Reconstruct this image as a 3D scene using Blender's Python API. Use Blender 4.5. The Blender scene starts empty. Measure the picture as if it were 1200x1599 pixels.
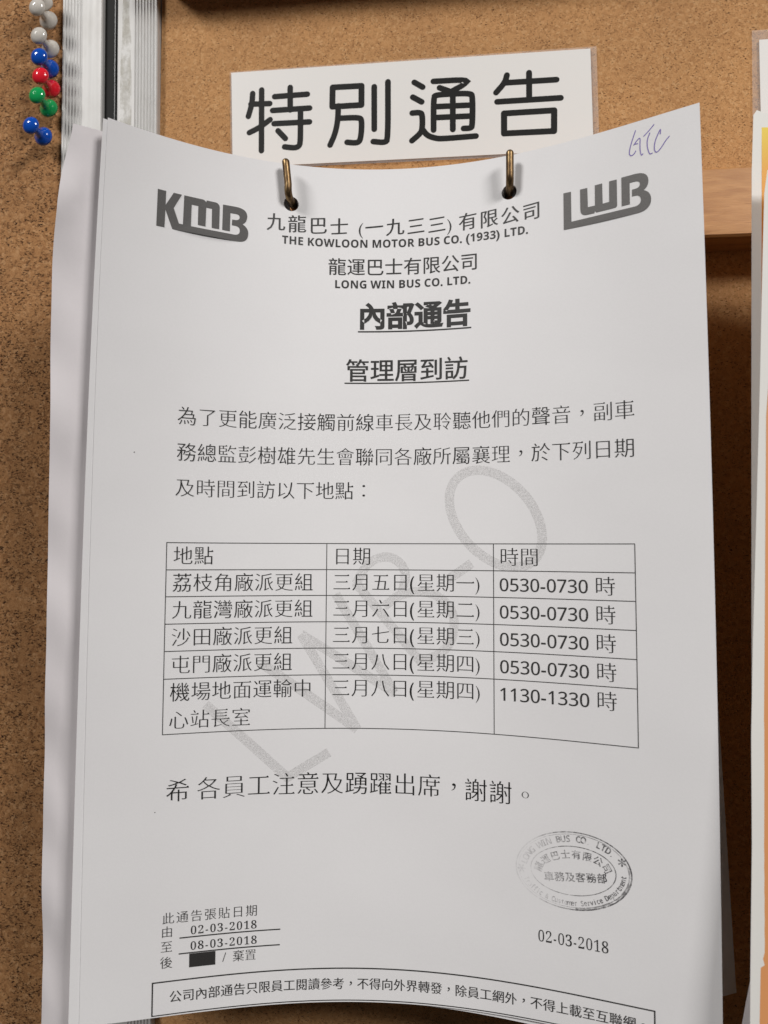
import bpy, math, random
import numpy as np
from mathutils import Vector, Matrix
from mathutils.geometry import delaunay_2d_cdt

# ------------------------------------------------------------------ camera, light, exposure
S = 0.001                                    # everything below is written in millimetres
scene = bpy.context.scene
col = scene.collection
random.seed(4)

cd = bpy.data.cameras.new('camera')
cam = bpy.data.objects.new('camera', cd); col.objects.link(cam)
cd.sensor_fit = 'VERTICAL'; cd.sensor_height = 24.0; cd.lens = 24.0 * 1250 / 1599
cd.clip_start = 0.01; cd.clip_end = 20
YAW, PIT, ROL = math.radians(6.4425), math.radians(2.852), math.radians(0.2195)
f = Vector((-math.sin(YAW) * math.cos(PIT), math.cos(YAW) * math.cos(PIT), math.sin(PIT)))
r = Vector((math.cos(YAW), math.sin(YAW), 0)); up = r.cross(f)
r2 = r * math.cos(ROL) + up * math.sin(ROL); u2 = -r * math.sin(ROL) + up * math.cos(ROL)
cam.matrix_world = Matrix.Translation(Vector((27.361, -288.386, -141.583)) * S) @ Matrix((r2, u2, -f)).transposed().to_4x4()
cd.dof.use_dof = True; cd.dof.focus_distance = 0.285; cd.dof.aperture_fstop = 9.0
scene.camera = cam

world = bpy.data.worlds.new('World'); scene.world = world; world.use_nodes = True
world.node_tree.nodes['Background'].inputs[0].default_value = (1.0, 0.96, 0.93, 1)
world.node_tree.nodes['Background'].inputs[1].default_value = 0.035

def area(name, loc, target, sx, sy, power, colr):
    ld = bpy.data.lights.new(name, 'AREA'); ld.shape = 'RECTANGLE'; ld.size = sx; ld.size_y = sy
    ld.energy = power; ld.color = colr
    o = bpy.data.objects.new(name, ld); col.objects.link(o); o.location = loc
    o.rotation_euler = (Vector(target) - Vector(loc)).to_track_quat('-Z', 'Y').to_euler()
    return o
area('ceiling_lamp', (-1.45, -1.70, 1.50), (0, 0, -0.1), 0.60, 0.60, 46, (1.0, 0.975, 0.955))
area('ceiling_lamp', (1.50, -1.65, 1.15), (0, 0, -0.1), 0.60, 0.60, 42, (1.0, 0.975, 0.955))

scene.view_settings.view_transform = 'Standard'; scene.view_settings.look = 'None'
scene.view_settings.exposure = 0.0; scene.view_settings.gamma = 1.0
scene.cycles.max_bounces = 8; scene.cycles.transparent_max_bounces = 12

# ------------------------------------------------------------------ materials
def mat(name, colr, rough=0.6, metal=0.0, coat=0.0, spec=0.5):
    m = bpy.data.materials.new(name); m.use_nodes = True
    b = m.node_tree.nodes['Principled BSDF']
    b.inputs['Base Color'].default_value = (*colr, 1); b.inputs['Roughness'].default_value = rough
    b.inputs['Metallic'].default_value = metal; b.inputs['Coat Weight'].default_value = coat
    b.inputs['Specular IOR Level'].default_value = spec
    return m
class NT:
    def __init__(s, m): s.m = m; s.t = m.node_tree; s.b = s.t.nodes['Principled BSDF']
    def n(s, typ, **kw):
        k = s.t.nodes.new(typ)
        for a, v in kw.items():
            if isinstance(a, str) and hasattr(k, a): setattr(k, a, v)
        return k
    def l(s, a, b): s.t.links.new(a, b)
    def coord(s, scale=(1, 1, 1)):
        c = s.n('ShaderNodeTexCoord'); mp = s.n('ShaderNodeMapping'); mp.inputs['Scale'].default_value = scale
        s.l(c.outputs['Object'], mp.inputs['Vector']); return mp.outputs[0]
    def noise(s, vec, scale, detail=3, rough=0.5, dist=0.0):
        k = s.n('ShaderNodeTexNoise'); k.inputs['Scale'].default_value = scale; k.inputs['Detail'].default_value = detail
        k.inputs['Roughness'].default_value = rough; k.inputs['Distortion'].default_value = dist
        s.l(vec, k.inputs['Vector']); return k.outputs['Fac']
    def ramp(s, fac, stops, interp='LINEAR'):
        k = s.n('ShaderNodeValToRGB'); k.color_ramp.interpolation = interp; e = k.color_ramp.elements
        while len(e) < len(stops): e.new(0.5)
        for el, (p, c) in zip(e, stops):
            el.position = p; el.color = (*c, 1) if len(c) == 3 else c
        s.l(fac, k.inputs[0]); return k.outputs[0]
    def mix(s, fac, a, b, mode='MIX'):
        k = s.n('ShaderNodeMix'); k.data_type = 'RGBA'; k.blend_type = mode
        if isinstance(fac, (int, float)): k.inputs['Factor'].default_value = fac
        else: s.l(fac, k.inputs['Factor'])
        for sock, v in ((k.inputs[6], a), (k.inputs[7], b)):
            if isinstance(v, tuple): sock.default_value = (*v, 1)
            else: s.l(v, sock)
        return k.outputs[2]
    def bump(s, h, strength, dist):
        k = s.n('ShaderNodeBump'); k.inputs['Strength'].default_value = strength; k.inputs['Distance'].default_value = dist
        s.l(h, k.inputs['Height']); s.l(k.outputs[0], s.b.inputs['Normal'])
    def base(s, c): s.l(c, s.b.inputs['Base Color'])

def paper_mat(name, colr, wob=0.25):
    m = mat(name, colr, 0.62, spec=0.3); t = NT(m); v = t.coord()
    fine = t.noise(v, 1500, 4, 0.6); big = t.noise(v, 16, 2, 0.4)
    c = t.mix(fine, tuple(x * 0.965 for x in colr), tuple(min(1, x * 1.02) for x in colr))
    tone = t.noise(v, 11, 3, 0.55)
    c = t.mix(1.0, c, t.ramp(tone, [(0.30, (0.955, 0.95, 0.952)), (0.68, (1.0, 1.0, 1.0))]), 'MULTIPLY')      # handling marks and yellowing
    t.base(c)
    a = t.n('ShaderNodeMath', operation='MULTIPLY'); a.inputs[1].default_value = 0.016; t.l(fine, a.inputs[0])
    b = t.n('ShaderNodeMath', operation='MULTIPLY_ADD'); t.l(big, b.inputs[0]); b.inputs[1].default_value = 1.0; t.l(a.outputs[0], b.inputs[2])
    t.bump(b.outputs[0], 0.35, 0.0012 * wob * 4)
    return m
PAPER = paper_mat('copier_paper', (0.82, 0.812, 0.815), 0.6)
PAPER_OLD = paper_mat('older_paper', (0.72, 0.685, 0.695), 0.5)
PAPER_SIDE = paper_mat('side_paper', (0.80, 0.79, 0.75), 0.3)
CARD = mat('sign_card', (0.76, 0.745, 0.72), 0.5); 

def ink_mat(name, colr, wear=0.12):
    m = mat(name, colr, 0.55, spec=0.4); t = NT(m); v = t.coord()
    n = t.noise(v, 2600, 3, 0.6)
    t.base(t.mix(n, tuple(x * 0.6 for x in colr), tuple(x * (1.4 + wear) for x in colr)))
    return m
INK = ink_mat('toner_ink', (0.030, 0.029, 0.028))
INK_THIN = ink_mat('toner_ink_thin', (0.012, 0.0115, 0.011))
INK_LOGO = ink_mat('logo_toner', (0.062, 0.058, 0.055))
INK_LOGO2 = ink_mat('logo_toner_grey', (0.105, 0.10, 0.096))
INK_SIGN = mat('sign_black', (0.008, 0.008, 0.007), 0.55, spec=0.25)
PEN = mat('ballpoint_ink', (0.11, 0.06, 0.36), 0.5)

def see_through(name, colr, lo, hi, scale, alpha, fade=None, detail=2):
    m = mat(name, colr, 0.6, spec=0.3); t = NT(m); v = t.coord()
    n = t.noise(v, scale, detail, 0.6)
    k = t.n('ShaderNodeMapRange'); k.inputs[1].default_value = lo; k.inputs[2].default_value = hi
    k.inputs[4].default_value = alpha; t.l(n, k.inputs[0]); out = k.outputs[0]
    if fade:                                   # ink transferred unevenly: a dry patch on one side of the stamp
        sx = t.n('ShaderNodeSeparateXYZ'); t.l(v, sx.inputs[0])
        n2 = t.noise(v, 110, 3, 0.6)
        ad = t.n('ShaderNodeMath', operation='MULTIPLY_ADD'); ad.inputs[1].default_value = 0.022; t.l(n2, ad.inputs[0]); t.l(sx.outputs[0], ad.inputs[2])
        q = t.n('ShaderNodeMapRange'); q.inputs[1].default_value = fade[0]; q.inputs[2].default_value = fade[1]
        q.inputs[3].default_value = 0.12; t.l(ad.outputs[0], q.inputs[0])
        mu = t.n('ShaderNodeMath', operation='MULTIPLY'); t.l(q.outputs[0], mu.inputs[0]); t.l(out, mu.inputs[1]); out = mu.outputs[0]
    t.l(out, t.b.inputs['Alpha']); return m
WATERMARK = see_through('watermark_toner', (0.33, 0.32, 0.31), 0.34, 0.68, 3000, 0.29)
STAMP = see_through('stamp_ink', (0.10, 0.096, 0.10), 0.28, 0.62, 800, 0.97, (0.012, 0.032), 4)

def film_mat():
    m = mat('laminating_film', (0.80, 0.75, 0.71), 0.12); t = NT(m)
    n = t.noise(t.coord(), 140, 3, 0.6)
    k = t.n('ShaderNodeMapRange'); k.inputs[3].default_value = 0.06; k.inputs[4].default_value = 0.24; t.l(n, k.inputs[0])
    t.l(k.outputs[0], t.b.inputs['Alpha']); t.bump(n, 0.3, 0.0006); return m
FILM = film_mat()

def cork_mat(name, dark, mid, light, speck, fleck_lo, scale, bump=0.6):
    m = mat(name, mid, 0.85, spec=0.15); t = NT(m)
    v0 = t.coord(); 
    # wobble the lookup so that no granule is a clean cell
    wn = t.n('ShaderNodeTexNoise'); wn.inputs['Scale'].default_value = 420 * scale; wn.inputs['Detail'].default_value = 2; t.l(v0, wn.inputs['Vector'])
    wv = t.n('ShaderNodeVectorMath', operation='MULTIPLY_ADD'); wv.inputs[1].default_value = (0.0016 / scale,) * 3
    t.l(wn.outputs['Color'], wv.inputs[0]); t.l(v0, wv.inputs[2]); v = wv.outputs[0]
    g = t.n('ShaderNodeTexVoronoi'); g.inputs['Scale'].default_value = 520 * scale; t.l(v, g.inputs['Vector'])
    sep = t.n('ShaderNodeSeparateColor'); t.l(g.outputs['Color'], sep.inputs[0])
    grain = t.ramp(sep.outputs[0], [(0.0, dark), (0.35, mid), (0.75, mid), (1.0, light)])
    fine = t.noise(v, 1800 * scale, 4, 0.65)
    grain = t.mix(0.45, grain, t.ramp(fine, [(0.3, dark), (0.5, mid), (0.7, light)]))
    blot = t.noise(v0, 26, 3, 0.5)
    grain = t.mix(1.0, grain, t.ramp(blot, [(0.3, (0.88, 0.86, 0.84)), (0.7, (1.06, 1.04, 1.0))]), 'MULTIPLY')
    # dark bark flecks, thin and at mixed angles
    mp = t.n('ShaderNodeMapping'); mp.inputs['Rotation'].default_value = (0, 0.7, 0); mp.inputs['Scale'].default_value = (1, 1, 2.0); t.l(v, mp.inputs['Vector'])
    f1 = t.noise(mp.outputs[0], 640 * scale, 3, 0.62, 0.6)
    fl = t.ramp(f1, [(fleck_lo, (0, 0, 0)), (fleck_lo + 0.045, (1, 1, 1))])
    mask = t.ramp(t.noise(v0, 150 * scale, 2, 0.5), [(0.34, (0, 0, 0)), (0.50, (1, 1, 1))])
    k = t.mix(1.0, fl, mask, 'MULTIPLY')
    rgb = t.n('ShaderNodeRGBToBW'); t.l(k, rgb.inputs[0])
    t.base(t.mix(rgb.outputs[0], grain, speck))
    h = t.n('ShaderNodeMath', operation='SUBTRACT'); t.l(fine, h.inputs[0]); t.l(rgb.outputs[0], h.inputs[1])
    t.bump(h.outputs[0], bump, 0.0006)
    return m
CORK_L = cork_mat('coarse_cork', (0.23, 0.102, 0.040), (0.42, 0.218, 0.094), (0.60, 0.355, 0.18), (0.045, 0.020, 0.011), 0.56, 1.45, 0.75)
CORK_R = cork_mat('fine_cork', (0.35, 0.172, 0.070), (0.55, 0.298, 0.130), (0.68, 0.42, 0.21), (0.10, 0.042, 0.018), 0.595, 1.9, 0.6)

def wood_mat():
    m = mat('varnished_wood', (0.5, 0.27, 0.12), 0.42); t = NT(m)
    v = t.coord((60, 400, 420)); n = t.noise(v, 1.0, 4, 0.6, 0.4)
    v2 = t.coord((120, 900, 2600)); n2 = t.noise(v2, 1.0, 3, 0.6)
    c = t.ramp(n, [(0.3, (0.38, 0.172, 0.060)), (0.55, (0.49, 0.245, 0.090)), (0.75, (0.57, 0.30, 0.12))])
    dk = t.ramp(n2, [(0.62, (1, 1, 1)), (0.72, (0.55, 0.45, 0.38))])
    t.base(t.mix(1.0, c, dk, 'MULTIPLY')); t.bump(n2, 0.2, 0.0003); return m
WOOD = wood_mat()

def alu_mat():
    m = mat('satin_aluminium', (0.70, 0.69, 0.67), 0.30, 0.15); t = NT(m)
    n = t.noise(t.coord((900, 900, 14)), 1.0, 3, 0.5)
    k = t.n('ShaderNodeMapRange'); k.inputs[3].default_value = 0.42; k.inputs[4].default_value = 0.58; t.l(n, k.inputs[0])
    t.l(k.outputs[0], t.b.inputs['Roughness'])
    d = t.noise(t.coord((60, 60, 30)), 1.0, 4, 0.7)
    t.base(t.ramp(d, [(0.30, (0.45, 0.44, 0.42)), (0.5, (0.51, 0.505, 0.49))])); return m
ALU = alu_mat()
def grime_mat():
    m = mat('old_glue_stain', (0.46, 0.43, 0.34), 0.6); t = NT(m)
    n = t.noise(t.coord((1, 1, 0.6)), 150, 5, 0.7)
    k = t.n('ShaderNodeMapRange'); k.inputs[1].default_value = 0.42; k.inputs[2].default_value = 0.60; k.inputs[4].default_value = 0.40; t.l(n, k.inputs[0])
    t.l(k.outputs[0], t.b.inputs['Alpha']); return m
GRIME = grime_mat()
GASKET = mat('black_rubber', (0.012, 0.012, 0.011), 0.6, spec=0.15)
TRIM = mat('gasket_lip', (0.10, 0.10, 0.10), 0.25)
def brass_mat():
    m = mat('aged_brass', (0.36, 0.24, 0.10), 0.34, 0.9); t = NT(m)
    n = t.noise(t.coord((1, 1, 0.35)), 520, 4, 0.7)
    t.base(t.ramp(n, [(0.34, (0.05, 0.028, 0.016)), (0.54, (0.16, 0.10, 0.048)), (0.74, (0.38, 0.27, 0.13))]))
    k = t.n('ShaderNodeMapRange'); k.inputs[3].default_value = 0.55; k.inputs[4].default_value = 0.32; t.l(n, k.inputs[0])
    t.l(k.outputs[0], t.b.inputs['Roughness']); return m
BRASS = brass_mat()
STEEL = mat('pin_steel', (0.6, 0.6, 0.6), 0.2, 1.0)
def plastic(name, c, tr=0.0):
    m = mat(name, c, 0.16, coat=0.6); b = m.node_tree.nodes['Principled BSDF']
    b.inputs['Subsurface Weight'].default_value = tr; b.inputs['Subsurface Radius'].default_value = (0.002, 0.002, 0.002)
    return m
P_WHITE = plastic('ivory_plastic', (0.60, 0.57, 0.52), 0.3)
P_BLUE = plastic('blue_plastic', (0.004, 0.075, 0.45)); P_RED = plastic('red_plastic', (0.74, 0.015, 0.03)); P_GREEN = plastic('green_plastic', (0.008, 0.33, 0.09))
def orange_mat(name, z0, z1):
    m = mat(name, (0.8, 0.33, 0.1), 0.5); t = NT(m); c = t.n('ShaderNodeTexCoord'); s = t.n('ShaderNodeSeparateXYZ'); t.l(c.outputs['Object'], s.inputs[0])
    k = t.n('ShaderNodeMapRange'); k.inputs[1].default_value = z0 * S; k.inputs[2].default_value = z1 * S; t.l(s.outputs[2], k.inputs[0])
    t.base(t.ramp(k.outputs[0], [(0.0, (0.80, 0.60, 0.03)), (0.45, (0.76, 0.36, 0.03)), (1.0, (0.66, 0.22, 0.03))])); return m
ORANGE_TOP = orange_mat('yellow_to_orange_print', -5, -38)
ORANGE = mat('orange_print', (0.74, 0.33, 0.13), 0.5)

# ------------------------------------------------------------------ object helpers
def mesh_obj(name, verts, faces, m, parent=None, smooth=False):
    me = bpy.data.meshes.new(name)
    me.from_pydata([(float(a) * S, float(b) * S, float(c) * S) for a, b, c in verts], [], faces)
    me.materials.append(m)
    if smooth: me.shade_smooth()
    me.update()
    o = bpy.data.objects.new(name, me); col.objects.link(o)
    if parent is not None: o.parent = parent
    return o
def tag(o, label=None, cat=None, group=None, kind=None):
    if label: o['label'] = label
    if cat: o['category'] = cat
    if group: o['group'] = group
    if kind: o['kind'] = kind
    return o
def empty(name, loc=(0, 0, 0)):
    o = bpy.data.objects.new(name, None); o.empty_display_size = 0.01; o.location = Vector(loc) * S; col.objects.link(o); return o
def box(x0, x1, y0, y1, z0, z1, b=0.0):
    """chamfered box: returns verts, faces"""
    if b <= 0: b = min(x1 - x0, y1 - y0, z1 - z0) * 0.02
    v, fc = [], []
    for sx in (0, 1):
        for sy in (0, 1):
            for sz in (0, 1):
                X, Y, Z = (x1 if sx else x0), (y1 if sy else y0), (z1 if sz else z0)
                ix, iy, iz = (-b if sx else b), (-b if sy else b), (-b if sz else b)
                v += [(X, Y + iy, Z + iz), (X + ix, Y, Z + iz), (X + ix, Y + iy, Z)]
    from mathutils import Vector as V
    import bmesh
    bm = bmesh.new(); [bm.verts.new(p) for p in v]
    bmesh.ops.convex_hull(bm, input=bm.verts[:]); bmesh.ops.dissolve_limit(bm, angle_limit=0.01, verts=bm.verts[:], edges=bm.edges[:])
    bm.verts.index_update()
    vv = [tuple(p.co) for p in bm.verts]; ff = [[q.index for q in fa.verts] for fa in bm.faces]; bm.free()
    return vv, ff

# ------------------------------------------------------------------ the bent sheet: page millimetres (u right, v down) -> space
COEF = np.array([[0., 11.005, -3.394, -1.962], [0.163, 5.83, -4.45, -2.088], [47.138, -19.617, 1.897, 2.623],
                 [-4.616, 1.534, 0.472, 0.217], [-8.031, -2.255, 0.515, 0.694]])
GU = np.arange(-24, 235, 2.); GV = np.arange(-8, 309, 2.)
def _grid():
    d = np.polynomial.polynomial.polygrid2d((GU - 105) / 105, GV / 297, COEF)
    dv = np.gradient(d, GV, axis=1); du = np.gradient(d, GU, axis=0)
    sx = np.sqrt(np.clip(1 - du ** 2, .05, 1)); sz = np.sqrt(np.clip(1 - dv ** 2, .05, 1))
    X = np.concatenate([np.zeros((1, len(GV))), np.cumsum((sx[1:] + sx[:-1]), 0)], 0)
    ic = np.argmin(abs(GU - 105)); X = X - (X[ic] + X[ic - 1]) / 2
    if abs(GU[ic] - 105) > .5 and GU[ic] > 105: pass
    Z = -np.concatenate([np.zeros((len(GU), 1)), np.cumsum((sz[:, 1:] + sz[:, :-1]), 1)], 1)
    j0 = np.argmin(abs(GV)); Z = Z - Z[:, j0:j0 + 1]
    return np.stack([X, -d, Z], -1)
GP = _grid(); GN = np.cross(np.gradient(GP, axis=1), np.gradient(GP, axis=0)); GN /= np.linalg.norm(GN, axis=-1)[..., None]
if GN[50, 50, 1] > 0: GN = -GN
def page(u, v, off=0.0):
    u = np.atleast_1d(np.asarray(u, float)); v = np.atleast_1d(np.asarray(v, float))
    fu = (u - GU[0]) / 2; fv = (v - GV[0]) / 2
    i = np.clip(np.floor(fu), 0, len(GU) - 2).astype(int); j = np.clip(np.floor(fv), 0, len(GV) - 2).astype(int)
    a = (fu - i)[:, None]; b = (fv - j)[:, None]
    g = lambda A: A[i, j] * (1 - a) * (1 - b) + A[i + 1, j] * a * (1 - b) + A[i, j + 1] * (1 - a) * b + A[i + 1, j + 1] * a * b
    return g(GP) + g(GN) * np.reshape(off, (-1, 1))

def in_poly(x, y, p):
    q = np.array(p, float); a = np.roll(q, 1, 0)
    x1, y1, x2, y2 = (t[:, None] for t in (q[:, 0], q[:, 1], a[:, 0], a[:, 1]))
    dy = np.where(y2 == y1, 1.0, y2 - y1)
    hit = ((y1 > y) != (y2 > y)) & (x < (x2 - x1) * (y - y1) / dy + x1)
    return hit.sum(0) % 2
def cdt(polys, grid=None, mode=4, pts=None):
    """triangulate 2-D loops (holes even-odd with mode 4, union with mode 1), with optional inner grid points"""
    vs, fs = [], []
    for p in polys:
        n = len(vs); vs += [Vector(q) for q in p]; fs.append(list(range(n, n + len(p))))
    if grid:
        a = np.array([q for p in polys for q in p]); lo = a.min(0); hi = a.max(0)
        gx, gy = np.meshgrid(np.arange(lo[0] + grid * .5, hi[0], grid), np.arange(lo[1] + grid * .5, hi[1], grid), indexing='ij')
        gx = (gx + 0.013 * np.sin(gy * 9)).ravel(); gy = gy.ravel(); cnt = np.zeros(gx.shape, int); near = np.full(gx.shape, 1e9)
        for p in polys:
            q = np.array(p, float); c = in_poly(gx, gy, p)
            for k in range(len(q)):
                (x1, y1), (x2, y2) = q[k], q[k - 1]
                dx, dy = x2 - x1, y2 - y1; t = np.clip(((gx - x1) * dx + (gy - y1) * dy) / max(dx * dx + dy * dy, 1e-12), 0, 1)
                near = np.minimum(near, np.hypot(gx - x1 - t * dx, gy - y1 - t * dy))
            cnt += c
        ok = (cnt % 2 == 1 if mode == 4 else cnt > 0) & (near > grid * .3)
        vs += [Vector((x, y)) for x, y in zip(gx[ok], gy[ok])]
    if pts: vs += [Vector(q) for q in pts]
    r = delaunay_2d_cdt(vs, [], fs, 0, 1e-5)
    V = np.array([(q.x, q.y) for q in r[0]]); F = np.array([list(q) for q in r[2]], int)
    c = V[F].mean(1); cnt = np.zeros(len(F), int)
    for p in polys: cnt += in_poly(c[:, 0], c[:, 1], p)
    F = F[cnt % 2 == 1] if mode == 4 else F[cnt > 0]
    T = V[F]; e = np.linalg.norm(T - np.roll(T, 1, 1), axis=2).max(1); d1, d2 = T[:, 1] - T[:, 0], T[:, 2] - T[:, 0]
    F = F[np.abs(d1[:, 0] * d2[:, 1] - d1[:, 1] * d2[:, 0]) > 2e-3 * e * e]      # drop hair-thin slivers, which spoil the smooth normals
    used, inv = np.unique(F, return_inverse=True)
    return V[used], inv.reshape(-1, 3).tolist()
def circle(cx, cy, rx, ry=None, n=24, rot=0):
    ry = ry or rx
    return [(cx + rx * math.cos(a) * math.cos(rot) - ry * math.sin(a) * math.sin(rot), cy + rx * math.cos(a) * math.sin(rot) + ry * math.sin(a) * math.cos(rot)) for a in (2 * math.pi * k / n for k in range(n))]
def edge_steps(poly, step):
    out = []
    for k in range(len(poly)):
        a, b = np.array(poly[k], float), np.array(poly[(k + 1) % len(poly)], float)
        n = max(1, int(np.linalg.norm(b - a) / step))
        out += [tuple(a + (b - a) * t / n) for t in range(n)]
    return out
def sheet(name, outline, holes, place, m, step=4.0, thick=0.11, parent=None):
    """a sheet of paper with real thickness; place(u, v, depth) -> points"""
    V, F = cdt([edge_steps(outline, step)] + holes, grid=step)
    n = len(V); A = place(V[:, 0], V[:, 1], 0.0); B = place(V[:, 0], V[:, 1], -thick)
    c = np.cross(A[F[0][1]] - A[F[0][0]], A[F[0][2]] - A[F[0][0]])
    if c[1] > 0: F = [q[::-1] for q in F]
    E = {}
    for q in F:
        for k in range(len(q)):
            a, b = q[k], q[(k + 1) % len(q)]
            if (b, a) in E: del E[(b, a)]
            else: E[(a, b)] = 1
    faces = F + [[i + n for i in q[::-1]] for q in F]
    # the rim has its own vertices so that the flat faces keep clean normals
    rim = sorted({i for e in E for i in e}); ri = {k: 2 * n + t for t, k in enumerate(rim)}; nr = len(rim)
    faces += [[ri[b], ri[a], ri[a] + nr, ri[b] + nr] for a, b in E]
    verts = np.vstack([A, B, A[rim], B[rim]])
    return mesh_obj(name, verts, faces, m, parent, smooth=True)
def printed(name, V, F, m, parent, off, place=None):
    P = (place or page)(V[:, 0], V[:, 1], off)
    c = sum((np.cross(P[q[1]] - P[q[0]], P[q[2]] - P[q[0]])[1] for q in F[:40]))
    if c > 0: F = [q[::-1] for q in F]
    return mesh_obj(name, P, F, m, parent, smooth=True)
def flat_place(Y):
    return lambda x, z, off=0.0: np.stack([np.atleast_1d(x), np.full(np.shape(np.atleast_1d(x)), Y - off), np.atleast_1d(z)], -1)

# ------------------------------------------------------------------ lettering
_font_obj = None
def outline_loops(txt):
    """closed loops of a glyph of Blender's own built-in font"""
    global _font_obj
    if _font_obj is None:
        c = bpy.data.curves.new('glyph', 'FONT'); c.fill_mode = 'NONE'; c.resolution_u = 3
        _font_obj = bpy.data.objects.new('glyph', c); col.objects.link(_font_obj)
    _font_obj.data.body = txt; bpy.context.view_layer.update()
    me = _font_obj.to_mesh(); V = [(v.co.x, v.co.y) for v in me.vertices]
    nxt = {}
    for e in me.edges:
        nxt.setdefault(e.vertices[0], []).append(e.vertices[1]); nxt.setdefault(e.vertices[1], []).append(e.vertices[0])
    loops, seen = [], set()
    for s0 in range(len(V)):
        if s0 in seen or s0 not in nxt: continue
        lp = [s0]; seen.add(s0); cur = s0
        while True:
            nn = [q for q in nxt[cur] if q not in seen]
            if not nn: break
            cur = nn[0] if cur != s0 else min(nn); lp.append(cur); seen.add(cur)
        loops.append([V[i] for i in lp])
    _font_obj.to_mesh_clear()
    return loops
def area2(p):
    a = np.array(p); b = np.roll(a, -1, 0); return float(np.sum(a[:, 0] * b[:, 1] - b[:, 0] * a[:, 1]) / 2)
def inside(pt, poly):
    x, y = pt; c = False; n = len(poly)
    for i in range(n):
        x1, y1 = poly[i]; x2, y2 = poly[i - 1]
        if (y1 > y) != (y2 > y) and x < (x2 - x1) * (y - y1) / (y2 - y1) + x1: c = not c
    return c
MINGS = [False]
def offset_loops(loops, ax, ay):
    """grow (+) or thin (-) strokes by ax sideways and ay up/down: lets one face pass for heavy, light or Ming lettering"""
    out = []
    for k, lp in enumerate(loops):
        p = [q for i, q in enumerate(lp) if math.dist(q, lp[i - 1]) > 1e-5]
        if len(p) < 3: continue
        depth = sum(inside(p[0], o) for j, o in enumerate(loops) if j != k)
        if (area2(p) > 0) != (depth % 2 == 0): p = p[::-1]
        a = np.array(p); n = len(a); d = np.roll(a, -1, 0) - a; d /= np.linalg.norm(d, axis=1)[:, None]
        nr = np.stack([d[:, 1], -d[:, 0]], 1); npv = np.roll(nr, 1, 0)
        den = np.maximum(1 + np.sum(nr * npv, 1), 0.5)[:, None]
        mit = (nr + npv) / den
        b = a + mit * np.array([ax, ay]); q2 = []
        for i in range(n):
            q2.append(tuple(b[i]))
            e0, e1, e2 = a[i - 1] - a[i - 2], a[i] - a[i - 1], a[(i + 1) % n] - a[i]
            if MINGS[0] and e1[1] > .03 and e1[1] < .10 and abs(e1[0]) < .02 and e2[0] < -.16 and abs(e2[1]) < .02 and e0[0] > .1 and abs(e0[1]) < .02:
                q2 += [(b[i][0] - .035, b[i][1] + .045), (b[i][0] - .105, b[i][1])]      # the little triangle that ends a Ming horizontal
        out.append(q2)
    return out
_gc = {}
def glyph(ch, ax=0.0, ay=0.0):
    MINGS[0] = ord(ch) > 0x2E80 and ord(ch) < 0xFF00 and ay < -.012
    k = (ch, ax, ay)
    if k not in _gc:
        lp = outline_loops(ch)
        try: adv = max(x for l in outline_loops(ch + '一') for x, y in l) - 0.96
        except ValueError: adv = 0.5
        if not lp: _gc[k] = (np.zeros((0, 2)), [], adv)
        else:
            k2 = min(1.0, 62 / sum(len(q) for q in lp)) if ax + ay < 0 else 1.0
            if ax or ay: lp = offset_loops(lp, ax * k2, ay * k2)
            V, F = cdt(lp); _gc[k] = (V, F, adv)
    return _gc[k]
def latin(s, style):
    base = {'bold': (0x1D5D4, 0x1D5EE, 0x1D7EC), 'sans': (0x1D5A0, 0x1D5BA, 0x1D7E2), 'serif': (0x1D400, 0x1D41A, 0x1D7CE)}[style]
    o = ''
    for c in s:
        if 'A' <= c <= 'Z': o += chr(base[0] + ord(c) - 65)
        elif 'a' <= c <= 'z': o += chr(base[1] + ord(c) - 97)
        elif '0' <= c <= '9': o += chr(base[2] + ord(c) - 48)
        else: o += c
    return o
def run_cjk(s, u0, vb, cell, size, ax=0, ay=0, shear=0.0, sx=1.0):
    """characters on an even pitch; vb is the foot of the characters"""
    VV, FF, n = [], [], 0; u = u0
    for ch in s:
        if ch == ' ': u += cell * 0.3; continue
        V, F, adv = glyph(ch, ax, ay)
        if len(V):
            x, y = V[:, 0].copy(), V[:, 1].copy()
            if ch in '，。：': x += 0.5 - (x.min() + x.max()) / 2; y += 0.38 - (y.min() + y.max()) / 2
            x = 0.5 + (x - 0.5) * sx
            y = y + shear * (x - 0.5)
            U = u + (cell - size) / 2 + x * size; W = vb - (y + 0.075) * size
            VV.append(np.stack([U, W], 1)); FF += [[i + n for i in q] for q in F]; n += len(V)
        u += cell
    return np.vstack(VV), FF
def run_latin(s, u0, u1, vb, cap, style, ax=0, ay=0, track=0.0):
    """s fitted between u0 and u1, standing on vb, capitals / digits 'cap' high"""
    VV, FF, n, x = [], [], 0, 0.0
    for ch in latin(s, style):
        if ch == ' ': x += 0.27; continue
        g = .03 if style == 'bold' and ch in '().,' else 0
        V, F, adv = glyph(ch, ax + g, ay + g); adv += g
        if ch == '-': adv = 0.34
        V = V.copy(); V[:, 0] += x; VV.append(V); FF += [[i + n for i in q] for q in F]; n += len(V); x += adv + track
    V = np.vstack(VV); lo, hi = V[:, 0].min(), V[:, 0].max()
    return np.stack([u0 + (V[:, 0] - lo) / (hi - lo) * (u1 - u0), vb - V[:, 1] / 0.714 * cap], 1), FF
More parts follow.
